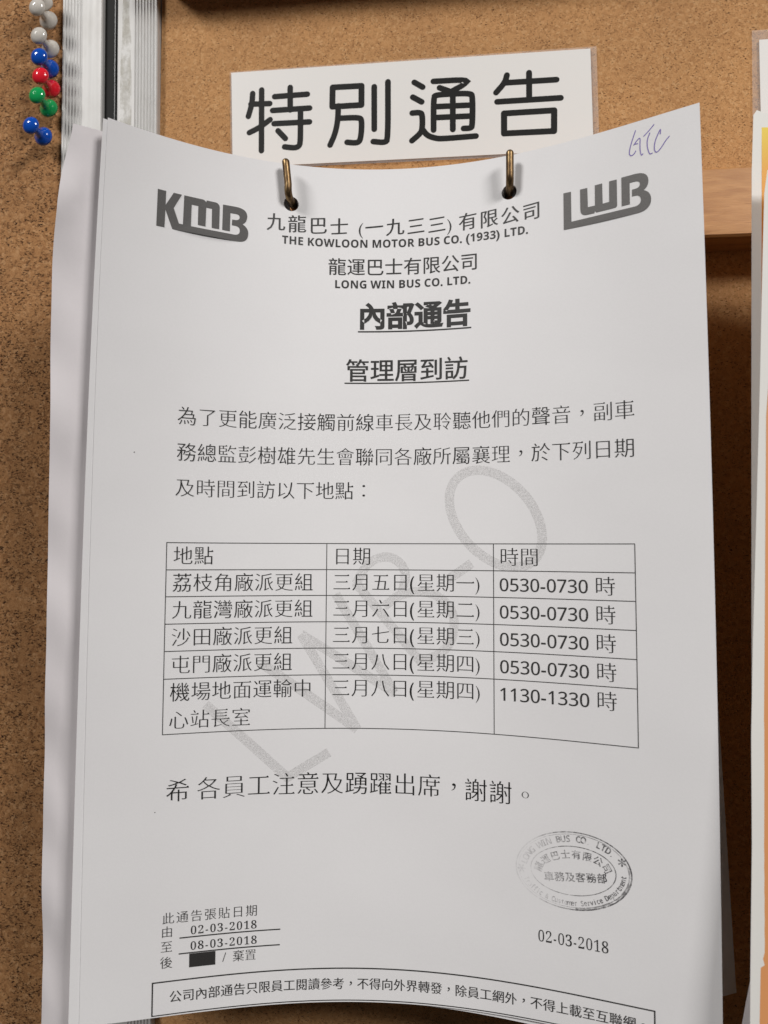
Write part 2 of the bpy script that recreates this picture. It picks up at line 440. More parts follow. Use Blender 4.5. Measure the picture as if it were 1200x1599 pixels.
def stroke_poly(pts, w, cap='round', n=7):
    """outline of a stroke of width w along pts"""
    p = np.array(pts, float); L, Rr = [], []
    for k in range(len(p)):
        t = (p[min(k + 1, len(p) - 1)] - p[max(k - 1, 0)])
        if 0 < k < len(p) - 1:
            a = p[k] - p[k - 1]; b = p[k + 1] - p[k]; a = a / np.linalg.norm(a); b = b / np.linalg.norm(b); t = a + b
            m = 1 / max(0.55, np.linalg.norm(t) / 2)
        else: m = 1
        t = t / np.linalg.norm(t); nn = np.array([-t[1], t[0]]) * w / 2 * m
        L.append(p[k] + nn); Rr.append(p[k] - nn)
    out = [tuple(q) for q in L]
    if cap == 'round':
        for end, a0 in ((1, L[-1]),):
            c = p[-1]; v = L[-1] - c; a = math.atan2(v[1], v[0])
            out += [tuple(c + w / 2 * np.array([math.cos(a - math.pi * k / n), math.sin(a - math.pi * k / n)])) for k in range(1, n)]
    out += [tuple(q) for q in Rr[::-1]]
    if cap == 'round':
        c = p[0]; v = Rr[0] - c; a = math.atan2(v[1], v[0])
        out += [tuple(c + w / 2 * np.array([math.cos(a - math.pi * k / n), math.sin(a - math.pi * k / n)])) for k in range(1, n)]
    return out
def smooth_line(pts, it=2, closed=False):
    p = [np.array(q, float) for q in pts]
    for _ in range(it):
        o = [] if closed else [p[0]]
        rng = range(len(p)) if closed else range(len(p) - 1)
        for k in rng:
            a, b = p[k], p[(k + 1) % len(p)]; o += [a * .75 + b * .25, a * .25 + b * .75]
        if not closed: o.append(p[-1])
        p = o
    return [tuple(q) for q in p]
def fillet(pts, rad):
    """round corner k of a polygon with radius rad[k] (0 keeps it sharp)"""
    out = []; n = len(pts)
    for k in range(n):
        P = np.array(pts[k], float); rr = rad.get(k, 0)
        if not rr: out.append(tuple(P)); continue
        a = np.array(pts[k - 1], float) - P; b = np.array(pts[(k + 1) % n], float) - P
        la, lb = np.linalg.norm(a), np.linalg.norm(b); a /= la; b /= lb
        d = min(rr, la * .49, lb * .49); A, B = P + a * d, P + b * d
        for t in np.linspace(0, 1, 7): out.append(tuple((1 - t) ** 2 * A + 2 * t * (1 - t) * P + t * t * B))
    return out

# ------------------------------------------------------------------ boards, frame and rail
YC = 26.0                                     # face of the cork; the viewer is on the minus-Y side
o = mesh_obj('cork_board', *box(-420, -140, YC, YC + 8, -520, 190, 0.3), CORK_L)
tag(o, 'coarse speckled brown cork board left of the aluminium frame, holding the push pins', 'cork board')
o = mesh_obj('cork_board', *box(-103.5, 420, YC, YC + 8, -520, 190, 0.3), CORK_R)
tag(o, 'smooth orange brown cork board behind the hanging notices and the wooden rail', 'cork board')

def extrude(name, prof, z0, z1, m, parent, slabs=1):
    """open or closed (x, y) profile pulled along Z, with end caps"""
    n = len(prof); v = [(x, y, z) for z in (z0, z1) for x, y in prof]
    fs = [[k, (k + 1) % n, (k + 1) % n + n, k + n] for k in range(n)] + [list(range(n))[::-1], list(range(n, 2 * n))]
    return mesh_obj(name, v, fs, m, parent)
def grooved(x0, x1, xg0, xg1, ng, yf, yb, depth):
    """profile whose face carries ng grooves between xg0 and xg1"""
    p = [(x0, yb), (x0, yf + .5), (x0 + .4, yf)]
    w = (xg1 - xg0) / ng
    for k in range(ng):
        a = xg0 + k * w
        p += [(a + w * .12, yf), (a + w * .40, yf + depth), (a + w * .62, yf + depth), (a + w * .88, yf)]
    p += [(x1 - .4, yf), (x1, yf + .5), (x1, yb)]
    return p
fr = empty('aluminium_frame', (-131.1, YC, -140)); fr.rotation_euler = (0, -0.0125, 0)
tag(fr, 'wide satin aluminium frame profile beside the push pins, with grooves along its left half', 'frame')
ex = extrude('profile', [(x + 134, y - YC) for x, y in grooved(-145.8, -128.0, -145.0, -136.6, 6, 22.5, 27, .45)], -370, 330, ALU, fr)
extrude('gasket', [(x + 134, y - YC) for x, y in [(-127.98, 27), (-127.98, 25.1), (-127.2, 24.6), (-122.0, 24.6), (-121.45, 25.1), (-121.45, 27)]], -370, 330, GASKET, fr)
extrude('gasket_lip', [(x + 134, y - YC) for x, y in [(-123.2, 24.58), (-123.1, 23.8), (-122.8, 23.8), (-122.7, 24.58)]], -370, 330, TRIM, fr)
fr2 = empty('aluminium_frame', (-107.1, YC, -140)); fr2.rotation_euler = (0, -0.0125, 0)
tag(fr2, 'narrower aluminium frame profile right of the black gasket, fine grooves along its right half', 'frame')
extrude('profile', [(x + 110, y - YC) for x, y in grooved(-121.4, -103.9, -113.9, -104.6, 7, 22.5, 27, .5)], -370, 330, ALU, fr2)
V, F = cdt([smooth_line([(-8, 160), (-3.2, 160.5), (-2.8, 195), (-3.6, 204), (-3.0, 212), (-4.4, 222), (-3.8, 236), (-5.4, 238), (-7.4, 228), (-7.0, 214), (-8.0, 204)], 2, True)])
mesh_obj('glue_stain', [(x - 2.0, -3.55, z) for x, z in V], F, GRIME, fr2)

rail = mesh_obj('wooden_rail', *box(-97, 420, 10, YC - .02, -26.2, -0.4, 0.8), WOOD)
tag(rail, 'horizontal strip of pale orange varnished wood running behind the hanging notices', 'wood rail')
top = mesh_obj('board_top_frame', *box(-101.2, 420, 4, YC - .02, 94, 130, 1.5), WOOD)
tag(top, 'wooden head frame of the notice board along the dark upper edge of the picture', 'wood frame')

# ------------------------------------------------------------------ laminated heading card
sign = empty('heading_card', (0, YC, 37)); tag(sign, 'white laminated heading card with four large black characters above the two hooks', 'sign')
SO = Vector((0, YC, 37))
def rel(P, o): return P - np.array(o)
sp = flat_place(YC - .9)
def sign_place(x, z, off=0.0): return rel(sp(x, z, off), SO)
sheet('card', [(-72.5, 56.7), (73.2, 57.1), (74.1, 16.2), (-71.4, 16.4)], [], lambda x, z, off=0: sign_place(x, z, off), CARD, 12, .4, sign)
sheet('laminating_film', [(-73.2, 57.3), (75.6, 58.0), (76.4, 14.9), (-72.2, 15.6)], [edge_steps([(-72.45, 56.65), (73.15, 57.05), (74.05, 16.25), (-71.35, 16.45)], 12)], lambda x, z, off=0: sign_place(x, z, off - .15), FILM, 12, .15, sign)
SIGN = [[[-63.3, 47.3], [-63.5, 43.1], [-65.0, 37.7]], [[-64.0, 42.8], [-56.0, 42.6]], [[-59.5, 48.6], [-59.3, 22.9]], [[-64.5, 30.8], [-60.2, 32.7], [-55.8, 35.8]], [[-54.0, 45.4], [-40.3, 45.6]], [[-47.5, 48.9], [-47.4, 39.4]], [[-54.8, 39.6], [-39.3, 39.7]], [[-54.1, 34.0], [-39.3, 33.9]], [[-52.4, 30.9], [-49.3, 27.5]], [[-43.1, 39.2], [-43.0, 25.7], [-43.6, 23.8], [-45.6, 23.3], [-49.6, 24.0]],
[[-29.8, 47.8], [-17.9, 47.7], [-17.9, 39.7], [-29.9, 39.7], [-29.8, 47.8]], [[-27.4, 39.9], [-27.6, 33.5], [-28.7, 28.2], [-30.7, 23.7]], [[-26.9, 34.7], [-18.9, 34.6], [-17.6, 33.3], [-18.1, 25.3], [-19.5, 23.9], [-23.7, 24.5]], [[-12.7, 47.0], [-12.6, 29.3]], [[-7.1, 48.7], [-7.0, 24.7], [-8.3, 23.5], [-13.0, 24.2]],
[[3.6, 47.8], [7.0, 45.6]], [[3.0, 41.7], [6.6, 39.5]], [[2.8, 35.1], [5.9, 35.2], [6.9, 34.2], [6.9, 28.2], [5.9, 26.3], [2.7, 23.7]], [[6.9, 28.2], [8.8, 25.5], [12.0, 24.2], [14.6, 23.8], [28.3, 24.2]], [[11.3, 47.7], [25.5, 47.6], [23.3, 45.4], [19.7, 43.7]], [[13.8, 44.9], [18.5, 42.9]], [[11.4, 27.6], [11.4, 41.2], [12.4, 42.0], [19.1, 42.1], [26.1, 41.8], [27.0, 40.6], [26.9, 28.4], [26.1, 27.5], [23.4, 27.6]], [[19.1, 43.4], [19.1, 27.4]], [[12.0, 37.2], [26.4, 37.0]], [[12.0, 32.7], [26.4, 32.5]],
[[40.6, 48.4], [39.8, 45.4], [36.3, 41.5]], [[40.1, 45.3], [60.0, 45.3]], [[49.3, 48.8], [49.3, 38.2]], [[36.7, 37.7], [61.6, 37.8]], [[39.4, 32.8], [59.0, 32.9], [58.9, 24.5], [39.4, 24.6], [39.4, 32.8]]]
for rng in ((0, 10), (10, 15), (15, 25), (25, 30)):
    polys, ringv = [], []
    for st in SIGN[rng[0]:rng[1]]:
        if st[0] == st[-1]:                    # closed box strokes: four bars that overlap at their round ends
            for k in range(4): polys.append(stroke_poly(st[k:k + 2], 2.45))
        else:
            q = smooth_line(st, 2) if len(st) > 2 else st
            polys.append(stroke_poly(q, 2.35))
    V, F = cdt(polys, mode=1)
    printed('printed_character', V, F, INK_SIGN, sign, .06, sign_place)

# ------------------------------------------------------------------ hooks
def tube(name, path, rad, m, parent=None, seg=16, capr=True):
    path = [np.array(p, float) for p in path]; v, fs = [], []
    rr = rad if isinstance(rad, list) else [rad] * len(path)
    ref = np.array([1.0, 0, 0])
    for k, p in enumerate(path):
        t = path[min(k + 1, len(path) - 1)] - path[max(k - 1, 0)]; t /= np.linalg.norm(t)
        a = ref - t * (ref @ t); a /= np.linalg.norm(a); b = np.cross(t, a)
        for s in range(seg):
            an = 2 * math.pi * s / seg; v.append(p + (a * math.cos(an) + b * math.sin(an)) * rr[k])
    for k in range(len(path) - 1):
        for s in range(seg): fs.append([k * seg + s, k * seg + (s + 1) % seg, (k + 1) * seg + (s + 1) % seg, (k + 1) * seg + s])
    fs.append(list(range(seg))[::-1]); fs.append([(len(path) - 1) * seg + s for s in range(seg)])
    return mesh_obj(name, v, fs, m, parent, smooth=True)
def hook(hu, hv, dx, label, ztop):
    c = page(hu, hv)[0]; x, y, z = c; z -= 0.2
    yo = y - 4.2                                 # how far the upright stands in front of the paper
    path = [(0, 13 - y, 0)] + [(0, 6 - y, 0)]
    pts = [(0, 14, z), (0, 2, z)]
    rb = 3.0
    for t in np.linspace(0, math.pi / 2, 8): pts.append((dx * .15 * math.sin(t), yo + rb - rb * math.sin(t), z + rb - rb * math.cos(t)))
    n = 8
    for t in np.linspace(0.12, 1, n): pts.append((dx * t, yo - .3 * t, z + rb + (ztop - z - rb) * t))
    rad = [1.35] * len(pts)
    pts += [(dx, yo - .3, ztop + .45), (dx, yo - .3, ztop + .85), (dx, yo - .3, ztop + 1.05)]; rad += [1.2, .8, .3]
    pts = [(px + x - x, py, pz) for px, py, pz in pts]
    o = tube('screw_hook', [(px, py, pz - z) for px, py, pz in pts], rad, BRASS, seg=20)
    o.location = Vector((x, 0, z)) * S
    return tag(o, label, 'hook', 'brass hooks holding the notices')
hook(63.2, 13.5, -1.0, 'aged brass hook through the left punched hole, nearer the dark letter logo', -1.2)
hook(143.6, 12.4, 0.0, 'aged brass hook through the right punched hole, nearer the grey letter logo', -1.6)

# ------------------------------------------------------------------ the front notice
HOLES = [circle(63.3, 14.8, 2.75), circle(143.5, 13.6, 2.75)]
notice = sheet('notice_sheet', [(-2, 0), (208, 0), (208, 297), (-2, 297)], HOLES, page, PAPER, 4.0)
tag(notice, 'front white printed notice with two logos, text and a table, hanging from two brass hooks', 'notice')
def text_part(V, F, m=None, name='printed_line', off=.09): return printed(name, V, F, m or INK, notice, off)
MING = dict(ax=-0.012, ay=-0.020)
V, F = run_cjk('九龍巴士', 54.0, 25.3, 7.71, 7.0, 0.010, -0.004, 0.09)
V2, F2 = run_cjk('一九三三', 54.0 + 7.71 * 5 - 2.5, 25.3, 7.71, 7.0, 0.010, -0.004, 0.09)
V3, F3 = run_cjk('有限公司', 54.0 + 7.71 * 9.15, 25.3, 7.71, 7.0, 0.010, -0.004, 0.09)
def join(*vf):
    VV, FF, n = [], [], 0
    for V, F in vf: VV.append(V); FF += [[i + n for i in q] for q in F]; n += len(V)
    return np.vstack(VV), FF
pl = run_latin('(', 88.2, 89.8, 25.0, 4.6, 'sans', -.01, -.01); pr = run_latin(')', 120.8, 122.4, 25.0, 4.6, 'sans', -.01, -.01)
text_part(*join((V, F), (V2, F2), (V3, F3), pl, pr))
text_part(*run_latin('THE KOWLOON MOTOR BUS CO. (1933) LTD.', 60.2, 150.2, 29.9, 2.95, 'bold', 0.002, 0.002, .02))
text_part(*run_cjk('龍運巴士有限公司', 77.0, 40.4, 6.92, 6.9, 0.006, -0.001))
text_part(*run_latin('LONG WIN BUS CO. LTD.', 79.8, 129.3, 45.3, 2.95, 'bold', 0.002, 0.002, .02))
text_part(*run_cjk('內部通告', 88.3, 60.4, 10.3, 10.4, 0.036, 0.028))
text_part(*run_cjk('管理層到訪', 83.8, 79.9, 8.96, 8.9, 0.012, 0.004))
BODY = dict(ax=-0.007, ay=-0.020)
text_part(*run_cjk('為了更能廣泛接觸前線車長及聆聽他們的聲音，副車', 24.7, 98.1, 6.995, 6.95, **BODY), m=INK_THIN)
text_part(*run_cjk('務總監彭樹雄先生會聯同各廠所屬襄理，於下列日期', 24.8, 110.6, 6.98, 6.95, **BODY), m=INK_THIN)
text_part(*run_cjk('及時間到訪以下地點：', 24.6, 122.9, 6.98, 6.95, **BODY), m=INK_THIN)
def rect(u0, v0, u1, v1): return edge_steps([(u0, v0), (u1, v0), (u1, v1), (u0, v1)], 4)
def rules(rs, name='ruled_line', m=None):
    V, F = cdt([rect(*q) for q in rs], mode=1); return printed(name, V, F, m or INK, notice, .07)
rules([(88.3, 61.25, 129.6, 61.75)]); rules([(83.6, 80.35, 128.8, 80.8)])
RV = [138.7, 148.0, 157.15, 166.45, 175.7, 185.05, 203.7]; CU = [22.45, 77.9, 137.25, 184.45]
tbl = rules([(CU[0] - .12, v - .13, CU[3] + .12, v + .13) for v in RV] + [(u - .13, RV[0], u + .13, RV[-1]) for u in CU], 'table_rules')
def cell(s, u, vb, w=7.0): text_part(*run_cjk(s, u, vb, w, 6.9, **BODY), m=INK_THIN)
cell('地點', 24.5, 146.2); cell('日期', 80.0, 146.3, 6.95); cell('時間', 139.2, 146.3)
rows = [('荔枝角廠派更組', '三月五日', '星期一', '0530-0730', 155.5), ('九龍灣廠派更組', '三月六日', '星期二', '0530-0730', 164.8), ('沙田廠派更組', '三月七日', '星期三', '0530-0730', 174.1),
        ('屯門廠派更組', '三月八日', '星期四', '0530-0730', 183.4), ('機場地面運輸中', '三月八日', '星期四', '1130-1330', 192.7)]
for a, b, c, d, vb in rows:
    cell(a, 24.4, vb)
    q1 = run_cjk(b, 79.9, vb, 6.95, 6.9, **BODY); q2 = run_cjk(c, 109.9, vb, 6.95, 6.9, **BODY)
    p1 = run_latin('(', 107.7, 109.2, vb - .6, 4.7, 'sans', .01, .01); p2 = run_latin(')', 130.9, 132.3, vb - .6, 4.7, 'sans', -.016, -.016)
    text_part(*join(q1, q2, p1, p2), m=INK_THIN)
    text_part(*run_latin(d, 139.4, 169.2, vb - .55, 4.35, 'sans', .007, .001))
    cell('時', 171.3, vb + .1)
cell('心站長室', 24.2, 202.1)
text_part(*join(run_cjk('希', 23.7, 226.4, 8.3, 8.3, **BODY), run_cjk('各員工注意及踴躍出席，', 33.9, 226.4, 8.5, 8.4, **BODY), run_cjk('謝謝。', 126.6, 226.8, 8.45, 8.3, **BODY)), m=INK_THIN)
SER = dict(ax=-0.034, ay=-0.004)
text_part(*run_latin('02-03-2018', 151.8, 174.3, 270.4, 3.75, 'serif', **SER))
SM = dict(ax=-0.006, ay=-0.014)
text_part(*run_cjk('此通告張貼日期', 23.2, 266.8, 4.62, 4.15, **SM)); text_part(*run_cjk('由', 23.1, 271.2, 4.2, 4.1, **SM))
text_part(*run_cjk('至', 23.0, 276.1, 4.2, 4.1, **SM)); text_part(*run_cjk('後', 23.0, 281.3, 4.2, 4.2, **SM)); text_part(*run_cjk('棄置', 46.9, 281.5, 4.1, 4.05, **SM))
text_part(*run_latin('02-03-2018', 33.0, 55.0, 271.0, 2.75, 'serif', ax=-.02, ay=-.002, track=.06)); text_part(*run_latin('08-03-2018', 33.0, 55.1, 276.15, 2.75, 'serif', ax=-.02, ay=-.002, track=.06))
V, F = cdt([stroke_poly([(43.7, 281.2), (44.7, 278.2)], .22, 'flat')]); text_part(V, F)
rules([(29.3, 271.65, 63.1, 272.05)]); rules([(29.1, 276.85, 63.0, 277.25)])
rules([(32.6, 277.35, 41.25, 281.85)], 'black_block')
B0, B1, B2, B3 = 20.8, 188.25, 285.65, 296.35
rules([(B0 - .22, B2 - .22, B1 + .22, B2 + .22), (B0 - .22, B3 - .14, B1 + .22, B3 + .2), (B0 - .22, B2, B0 + .22, B3), (B1 - .22, B2, B1 + .22, B3)], 'footer_box')
text_part(*run_cjk('公司內部通告只限員工閱讀參考，不得向外界轉發，除員工網外，不得上載至互聯網。', 26.2, 292.7, 4.23, 4.2, 0.007, -0.002))

# logos
def path2(items):
    """points, with ('q', control, end) for a curved piece"""
    out = []
    for it in items:
        if it[0] == 'q':
            A = np.array(out[-1]); B = np.array(it[1]); Cc = np.array(it[2])
            for t in np.linspace(0, 1, 9)[1:]: out.append(tuple((1 - t) ** 2 * A + 2 * t * (1 - t) * B + t * t * Cc))
        else: out.append(tuple(it))
    return out
KMB_K = [(15.75, 18.4), (18.65, 18.4), (18.62, 23.2), (21.25, 18.4), (24.15, 18.4), (21.45, 23.7), (23.4, 28.62), (24.8, 28.64), (24.95, 18.42),
         (31.4, 18.42), ('q', (32.4, 18.5), (32.72, 19.3)), (32.85, 18.5), (36.0, 18.55), ('q', (37.5, 18.7), (37.55, 20.3)), (37.55, 27.9), (34.9, 27.88), (34.82, 21.1), (32.78, 21.1), (32.7, 27.82), (30.0, 27.78), (29.98, 21.08), (27.65, 21.08), (27.6, 28.7),
         (43.0, 28.95), ('q', (44.9, 28.9), (44.9, 27.3)), ('q', (44.9, 25.75), (43.2, 25.72)), (42.0, 25.7), (42.1, 23.62), (43.0, 23.62), ('q', (44.7, 23.6), (44.75, 22.4)), ('q', (44.7, 21.35), (43.2, 21.38)), (41.4, 21.4), (41.36, 28.0), (38.62, 27.95),
         (38.68, 18.8), (43.3, 18.8), ('q', (47.4, 18.9), (47.45, 21.7)), ('q', (47.4, 24.0), (45.8, 24.75)), ('q', (48.0, 25.8), (47.95, 28.0)), ('q', (47.9, 31.4), (44.2, 31.25)), (21.2, 31.0), (18.62, 24.8), (18.5, 31.0), (15.7, 31.0)]
kp = path2(KMB_K)
V, F = cdt([kp], grid=3.0); printed('letter_logo', V, F, INK_LOGO, notice, .08)
L_ = [(162.9, 18.1), (165.55, 18.1), (165.55, 28.7), (187.0, 28.3), ('q', (188.9, 28.1), (188.95, 26.5)), ('q', (188.8, 24.8), (187.3, 24.75)), (186.1, 24.75), (186.15, 22.45), (187.0, 22.42), ('q', (188.7, 22.4), (188.75, 21.2)), ('q', (188.7, 20.0), (187.2, 19.98)), (185.4, 20.0), (185.35, 27.15),
      (182.65, 27.2), (182.75, 17.5), (187.3, 17.42), ('q', (191.45, 17.5), (191.5, 20.5)), ('q', (191.45, 22.8), (189.85, 23.5)), ('q', (192.2, 24.5), (192.2, 27.0)), ('q', (192.1, 30.5), (188.0, 30.75)), (169.3, 31.1), (162.85, 31.1)]
lp = path2(L_)
W_ = [(168.7, 18.1), (171.2, 18.1), (171.3, 24.85), (173.72, 24.85), (173.8, 17.85), (176.3, 17.8), (176.32, 24.8), (178.55, 24.7), (178.65, 17.7), (181.2, 17.7), (181.15, 27.2), (174.1, 27.35), (173.65, 26.75), (173.5, 27.45), (168.7, 27.5)]
wp = fillet(W_, {10: .9, 14: 2.4})
V, F = cdt([lp, wp], grid=3.0); printed('letter_logo', V, F, INK_LOGO2, notice, .08)

# diagonal watermark, under the text
wm = []
def wstroke(p, closed=False, sm=0):
    q = smooth_line(p, sm) if sm else p
    wm.append(edge_steps(stroke_poly(q, 3.3, 'flat'), 2.5))
wm_w = [(55.2, 180.6), (89.3, 204.1), (69.1, 170.8), (102.4, 191.3), (81.2, 156.6)]
wstroke([(36.5, 194.2), (65.4, 220.8)]); wstroke([(64.1, 220.9), (79.4, 212.0)])
for k in range(4): wstroke(wm_w[k:k + 2])
wstroke([(88.0, 152.4), (112.0, 180.6)]); wstroke([(111.1, 179.6), (117.6, 178.2), (123.0, 172.5), (123.6, 162.3), (116.0, 155.4), (104.8, 156.0), (98.5, 161.0)], sm=2)
wstroke([(88.4, 153.0), (93.0, 144.6), (101.2, 142.8), (106.8, 148.4), (104.6, 156.8)], sm=2)
wstroke([(121.0, 151.4), (129.6, 145.5)])
V, F = cdt(wm, grid=3.0, mode=1)
def ring(c, rx, ry, w, rot, n=64): return [circle(c[0], c[1], rx + w / 2, ry + w / 2, n, rot), circle(c[0], c[1], rx - w / 2, ry - w / 2, n, rot)]
Vo, Fo = cdt(ring((137.9, 129.8), 19.6, 12.9, 3.4, math.radians(48)), grid=3.0)
printed('watermark', *join((V, F), (Vo, Fo)), WATERMARK, notice, .035)

# pen initials
GTC = [[(187.8, 2.9), (187.2, 4.4), (186.3, 6.8), (185.6, 9.2), (185.6, 10.5), (186.2, 11.1), (187.1, 10.7), (187.7, 9.8)], [(187.1, 7.6), (188.4, 6.1), (189.3, 5.7), (189.1, 7.9), (189.1, 10.3), (189.5, 11.9), (190.0, 11.4)],
       [(187.5, 7.4), (188.4, 7.5)], [(190.4, 5.6), (192.1, 4.3), (193.8, 2.7)], [(192.4, 5.1), (191.5, 7.0), (191.4, 9.4), (191.9, 11.5), (192.3, 12.2), (193.0, 12.0)],
       [(195.7, 6.4), (195.9, 4.6), (195.1, 6.0), (194.0, 8.2), (193.6, 10.4), (193.9, 11.9), (194.6, 12.2), (195.9, 11.0), (197.3, 9.1), (198.5, 8.0)]]
V, F = cdt([stroke_poly(smooth_line(q, 2) if len(q) > 2 else q, .30, 'round', 4) for q in GTC], mode=1)
printed('pen_initials', V, F, PEN, notice, .07)

# oval rubber stamp, built about its own centre so that the ink wear sits on it
SC = (163.2, 245.8); ROT = math.radians(2.0)
def on_ellipse(txt, rx, ry, a0, a1, size, m_ax, m_ay, cjk=False, outward=True, sq=1.0):
    parts = []; n = len(txt)
    tt = np.radians(np.linspace(a0, a1, 400)); ds = np.hypot(rx * np.diff(np.cos(tt)), ry * np.diff(np.sin(tt))); cs = np.concatenate([[0], np.cumsum(ds)])
    for k, ch in enumerate(txt):
        if ch == ' ': continue
        a = float(np.interp(cs[-1] * k / max(1, n - 1), cs, tt))
        c = np.array([SC[0] + rx * math.cos(a), SC[1] - ry * math.sin(a)])
        t = np.array([-rx * math.sin(a), -ry * math.cos(a)]); t /= np.linalg.norm(t)
        if outward: t = -t
        nn = np.array([t[1], -t[0]])             # glyph up, in (u, v-down)
        V, F, adv = glyph(ch, m_ax, m_ay)
        if not len(V): continue
        w = 1.0 if cjk else adv
        x = (V[:, 0] - w / 2) * size * sq; y = (V[:, 1] - (0.38 if cjk else 0.35)) * size
        parts.append((np.array([c + t * xx + nn * yy for xx, yy in zip(x, y)]), F))
    return parts
st = []
st += on_ellipse(latin('LONG WIN BUS CO. LTD.', 'bold'), 16.3, 10.3, 165, 34, 3.0, -.004, 0, sq=.92)
st += on_ellipse(latin('*', 'bold'), 16.0, 10.0, 17, 17, 6.0, .01, .01); st += on_ellipse('*', 16.0, 10.0, 178, 178, 6.0, .01, .01)
st += on_ellipse(latin('Traffic & Customer Service Department', 'bold'), 16.2, 10.4, 196, 352, 2.4, .0, .0, outward=False, sq=.78)
st += on_ellipse('龍運巴士有限公司', 11.4, 5.3, 168, 12, 3.1, .016, .010, cjk=True)
st.append(run_cjk('車務及客務部', 153.4, 249.3, 3.45, 3.3, .020, .014))
rings = []
for a, b, w, n in ((18.7, 12.5, .38, 72), (17.9, 11.8, .14, 72), (13.8, 7.9, .28, 64)):
    rings.append(cdt(ring(SC, a, b, w, ROT, n)))
sm_ = join(*rings, *st)
Vs, Fs = sm_
ta = math.radians(-6.5); d_ = Vs - np.array(SC); Vs = np.array(SC) + d_ @ np.array([[math.cos(ta), math.sin(ta)], [-math.sin(ta), math.cos(ta)]])   # the stamp was pressed on a little askew
P = page(Vs[:, 0], Vs[:, 1], .075); C0 = page(144.0, 245.8, 0)[0]
if sum((np.cross(P[q[1]] - P[q[0]], P[q[2]] - P[q[0]])[1] for q in Fs[:40])) > 0: Fs = [q[::-1] for q in Fs]
so = mesh_obj('rubber_stamp_mark', P - np.array([45.0, 0, 0]), Fs, STAMP, notice, smooth=True); so.location = (0.045, 0, 0)
# smudged heavier ink on the lower right of the rim
ta2 = math.radians(-6.5)
arc = [(SC[0] + 18.3 * math.cos(a), SC[1] + 12.2 * math.sin(a)) for a in np.linspace(math.radians(-8), math.radians(92), 26)]
arc = [(SC[0] + (x - SC[0]) * math.cos(ta2) - (y - SC[1]) * math.sin(ta2), SC[1] + (x - SC[0]) * math.sin(ta2) + (y - SC[1]) * math.cos(ta2)) for x, y in arc]
V, F = cdt([stroke_poly(arc, .95, 'flat')]); printed('stamp_smudge', V, F, see_through('smudged_stamp_ink', (0.12, 0.116, 0.12), .40, .68, 520, .62, None, 4), notice, .06)
# stray toner specks
for q in ((11.0, 108.5, .22), (103.0, 190.2, .16), (20.5, 229.5, .18)):
    V, F = cdt([circle(*q, n=8)]); printed('toner_speck', V, F, INK_LOGO, notice, .07)

# ------------------------------------------------------------------ sheets behind it
def place_mid(u, v, off=0.0):
    s = np.clip((v - 30) / 267, 0, 1) * np.clip((u - 100) / 110, 0, 1)
    return page(u, v, -.32 - 1.2 * s + off)
o = sheet('notice_sheet', [(-3.4, .6), (205, 1.6), (203.5, 300.8), (110, 297.2), (8, 296.4), (-5.4, 301.0)], HOLES, place_mid, PAPER, 5.0)
tag(o, 'white sheet directly behind the front notice, showing as a thin strip along its left edge', 'notice')
for k, off0 in enumerate((-1.9, -2.8, -3.7, -4.6)):  # inner sheets added to darken the punched holes and block the lit rail
    o = sheet('notice_sheet', [(38 + 3 * k, 2 + k), (198 - k, 3), (197, 281 - 4 * k), (38, 280)], HOLES if k < 3 else [circle(64.9, 14.2, 1.45, n=16), circle(142.0, 13.2, 1.45, n=16)], lambda u, v, off=0.0: page(u, v, off0 + off), PAPER, 6.0)
    tag(o, 'white sheet added inside the hanging bundle to darken the punched holes', 'notice', 'sheets added unseen inside the bundle')
def place_old(u, v, off=0.0):
    s = np.clip((62 - u) / 77, 0, 1.1)
    rip = .9 * np.sin(v * .085 + u * .10 + .6) + .55 * np.sin(v * .19 - u * .16) + 1.3 * np.exp(-((v - 14 + u * .9) / 7) ** 2)
    return page(u, v, -1.3 - 11.7 * s ** 4 + rip * np.clip((-3 - u) / 8, 0, 1) * .95 + off)
OLD = [(-9.6, 1.8), (-10.5, 7.9), (-12.5, 17.8), (-13.3, 22.4), (-13.9, 27.5), (-14.2, 36.6), (-14.5, 49.5), (-14.7, 66.3), (-14.9, 110.6), (-15.4, 139.7), (-15.9, 173.6), (-16.7, 207.6), (-17.3, 245.1), (-17.0, 282.1), (-17.2, 298), (-17.5, 308)]
o = sheet('notice_sheet', [(72, 3.4)] + [(-1.1, 2.2)] + OLD + [(-3, 302), (10, 295), (72, 294.0)], [HOLES[0]], place_old, PAPER_OLD, 3.0)
tag(o, 'crumpled pinkish older sheet sticking out furthest left of the hanging bundle', 'notice')
def place_dark(u, v, off=0.0):
    return page(u, v, -5.2 - 10.8 * np.clip((v - 8) / 170, 0, 1) * np.clip((u - 60) / 60, 0, 1) + off)
o = sheet('notice_sheet', [(76, 4), (204, 4), (206, 120), (207.7, 181), (213.9, 284.4), (209.9, 286), (76, 290)], [HOLES[1]], place_dark, PAPER, 5.0)
tag(o, 'shaded back sheet whose lower right corner shows behind the front notice', 'notice')

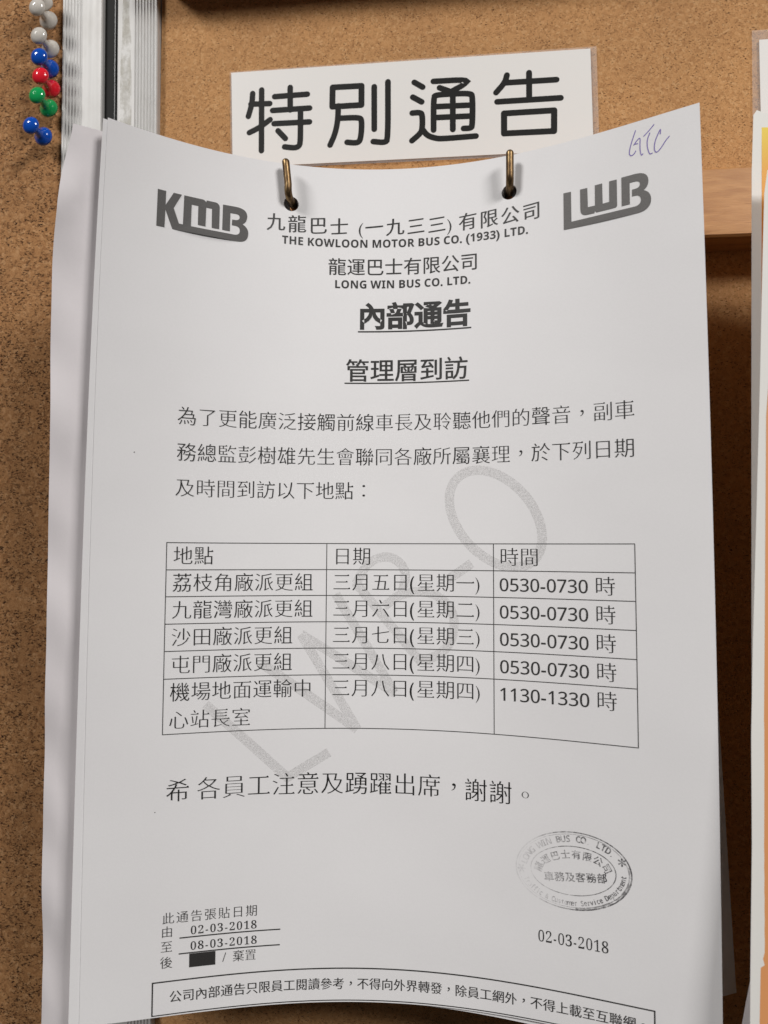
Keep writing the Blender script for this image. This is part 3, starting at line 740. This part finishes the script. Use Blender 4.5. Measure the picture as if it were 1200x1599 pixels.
# ------------------------------------------------------------------ notices along the right edge of the picture
o = empty('heading_card', (150, YC, 40)); tag(o, 'white laminated card cut off by the right picture edge, above the orange sheets', 'sign')
cp = lambda x, z, off=0.0: rel(flat_place(YC - .9)(x, z, off), (150, YC, 40))
sheet('card', [(136.9, 56.2), (250, 56.6), (250, 22.5), (136.9, 22.5)], [], cp, CARD, 12, .4, o)
sheet('laminating_film', [(134.3, 60.2), (252, 60.4), (252, 20.5), (133.9, 20.5)], [edge_steps([(136.95, 56.15), (249.9, 56.55), (249.9, 22.55), (136.95, 22.55)], 12)], lambda x, z, off=0.0: cp(x, z, off - .15), FILM, 12, .15, o)
def curl(Y, x0, amp, width):
    return lambda x, z, off=0.0: np.stack([np.atleast_1d(x), Y - off - amp * np.exp(-(np.atleast_1d(x) - x0) / width), np.atleast_1d(z)], -1)
pa = curl(-26.4, 113, 1.6, 8)
a = sheet('notice_sheet', [(116.3, -1.6), (117.4, 0.0), (121.5, -1.6), (150, -4), (250, -4), (250, -310), (108.6, -310), (110.3, -268), (111.6, -230.7), (112.5, -168.5), (114.0, -88.6), (115.4, -20)], [], pa, PAPER_SIDE, 6.0)
tag(a, 'rear white sheet with a yellow and orange print at the right picture edge', 'notice')
V, F = cdt([edge_steps([(118.8, -5.7), (245, -7.5), (245, -290), (113.8, -290), (117.0, -88.6), (118.4, -27.2)], 6)], grid=8)
printed('colour_print', V, F, ORANGE_TOP, a, .08, pa)
pb = curl(-35.0, 108.5, 2.0, 8)
b = sheet('notice_sheet', [(117.3, -23.6), (245, -20), (245, -310), (106.2, -310), (107.4, -264), (108.6, -227.6), (109.0, -196), (110.1, -167.5), (111.9, -129.3), (113.7, -90.5), (115.3, -51), (116.2, -31)], [], pb, PAPER_SIDE, 6.0)
tag(b, 'front white sheet with a wide pale orange print at the right picture edge', 'notice')
V, F = cdt([edge_steps([(118.4, -62), (240, -62), (240, -300), (109.0, -300), (110.6, -260.6), (112.5, -205), (113.6, -167.5), (115.4, -100.2)], 6)], grid=8)
printed('colour_print', V, F, ORANGE, b, .08, pb)
pc = curl(-19.4, 118, .6, 6)
c = sheet('notice_sheet', [(114.5, -266), (190, -266), (190, -330), (103.5, -330), (109.3, -288.3)], [], pc, PAPER_OLD, 6.0)
tag(c, 'greyish sheet corner peeking out at the bottom right below the orange sheets', 'notice')

# ------------------------------------------------------------------ push pins
def lathe(name, prof, m, parent, seg=32):
    v, fs = [], []
    for rr, y in prof:
        for s in range(seg): v.append((rr * math.cos(2 * math.pi * s / seg), y, rr * math.sin(2 * math.pi * s / seg)))
    for k in range(len(prof) - 1):
        for s in range(seg): fs.append([k * seg + s, k * seg + (s + 1) % seg, (k + 1) * seg + (s + 1) % seg, (k + 1) * seg + s])
    fs.append(list(range(seg))); fs.append([(len(prof) - 1) * seg + s for s in range(seg)][::-1])
    return mesh_obj(name, v, fs, m, parent, smooth=True)
HEAD = [(.02, -16.05), (.5, -16.03), (1.2, -15.93), (2.3, -15.55), (3.1, -15.0), (3.5, -14.4), (3.52, -13.9), (3.2, -13.5), (2.4, -13.15), (1.75, -12.75)]
BODY_ = [(1.75, -12.75), (1.5, -11.9), (1.4, -10.5), (1.5, -9.0), (1.8, -7.9), (2.7, -7.0), (3.6, -6.2), (3.85, -5.6), (3.85, -5.0), (3.5, -4.5), (1.2, -4.3), (.9, -4.25)]
def make_pin(m):
    t = empty('push_pin')
    lathe('head', HEAD, m, t); lathe('body', BODY_, m, t); lathe('needle', [(.45, -4.3), (.45, 1), (.2, 6), (.02, 7)], STEEL, t, 8)
    return t
def copy_pin(src, m):
    t = src.copy(); col.objects.link(t)
    for ch in list(src.children):
        c = ch.copy(); col.objects.link(c); c.parent = t
        if ch.name.split('.')[0] != 'needle':
            c.data = ch.data.copy(); c.data.materials[0] = m
    return t
PINS = [(-154.5, 88.8, P_WHITE, 'off-white push pin highest in the row, cut off by the top picture edge', (.10, -.16)),
        (-151.6, 82.0, P_WHITE, 'off-white push pin second from the top of the row', (0, .04)),
        (-150.3, 69.3, P_WHITE, 'off-white push pin directly above the upper blue one', (-.02, 0)),
        (-150.6, 60.8, P_BLUE, 'blue push pin between the white pins and the red pin', (.03, .03)),
        (-149.7, 51.7, P_RED, 'only red push pin, between the upper blue and the green one', (.02, -.04)),
        (-150.4, 43.4, P_GREEN, 'only green push pin, between the red and the lower blue one', (-.02, -.06)),
        (-152.3, 31.7, P_BLUE, 'blue push pin lowest in the row, apart from the others', (-.05, 0))]
first = None
for x, z, m, lab, (tx, tz) in PINS:
    if first is None: first = t = make_pin(m)
    else: t = copy_pin(first, m)
    t.location = Vector((x + .8, YC, z)) * S; t.rotation_euler = (tz, 0, tx)
    tag(t, lab, 'push pin', 'push pins in a row on the left cork board')

if _font_obj is not None:
    d = _font_obj.data; bpy.data.objects.remove(_font_obj); bpy.data.curves.remove(d)
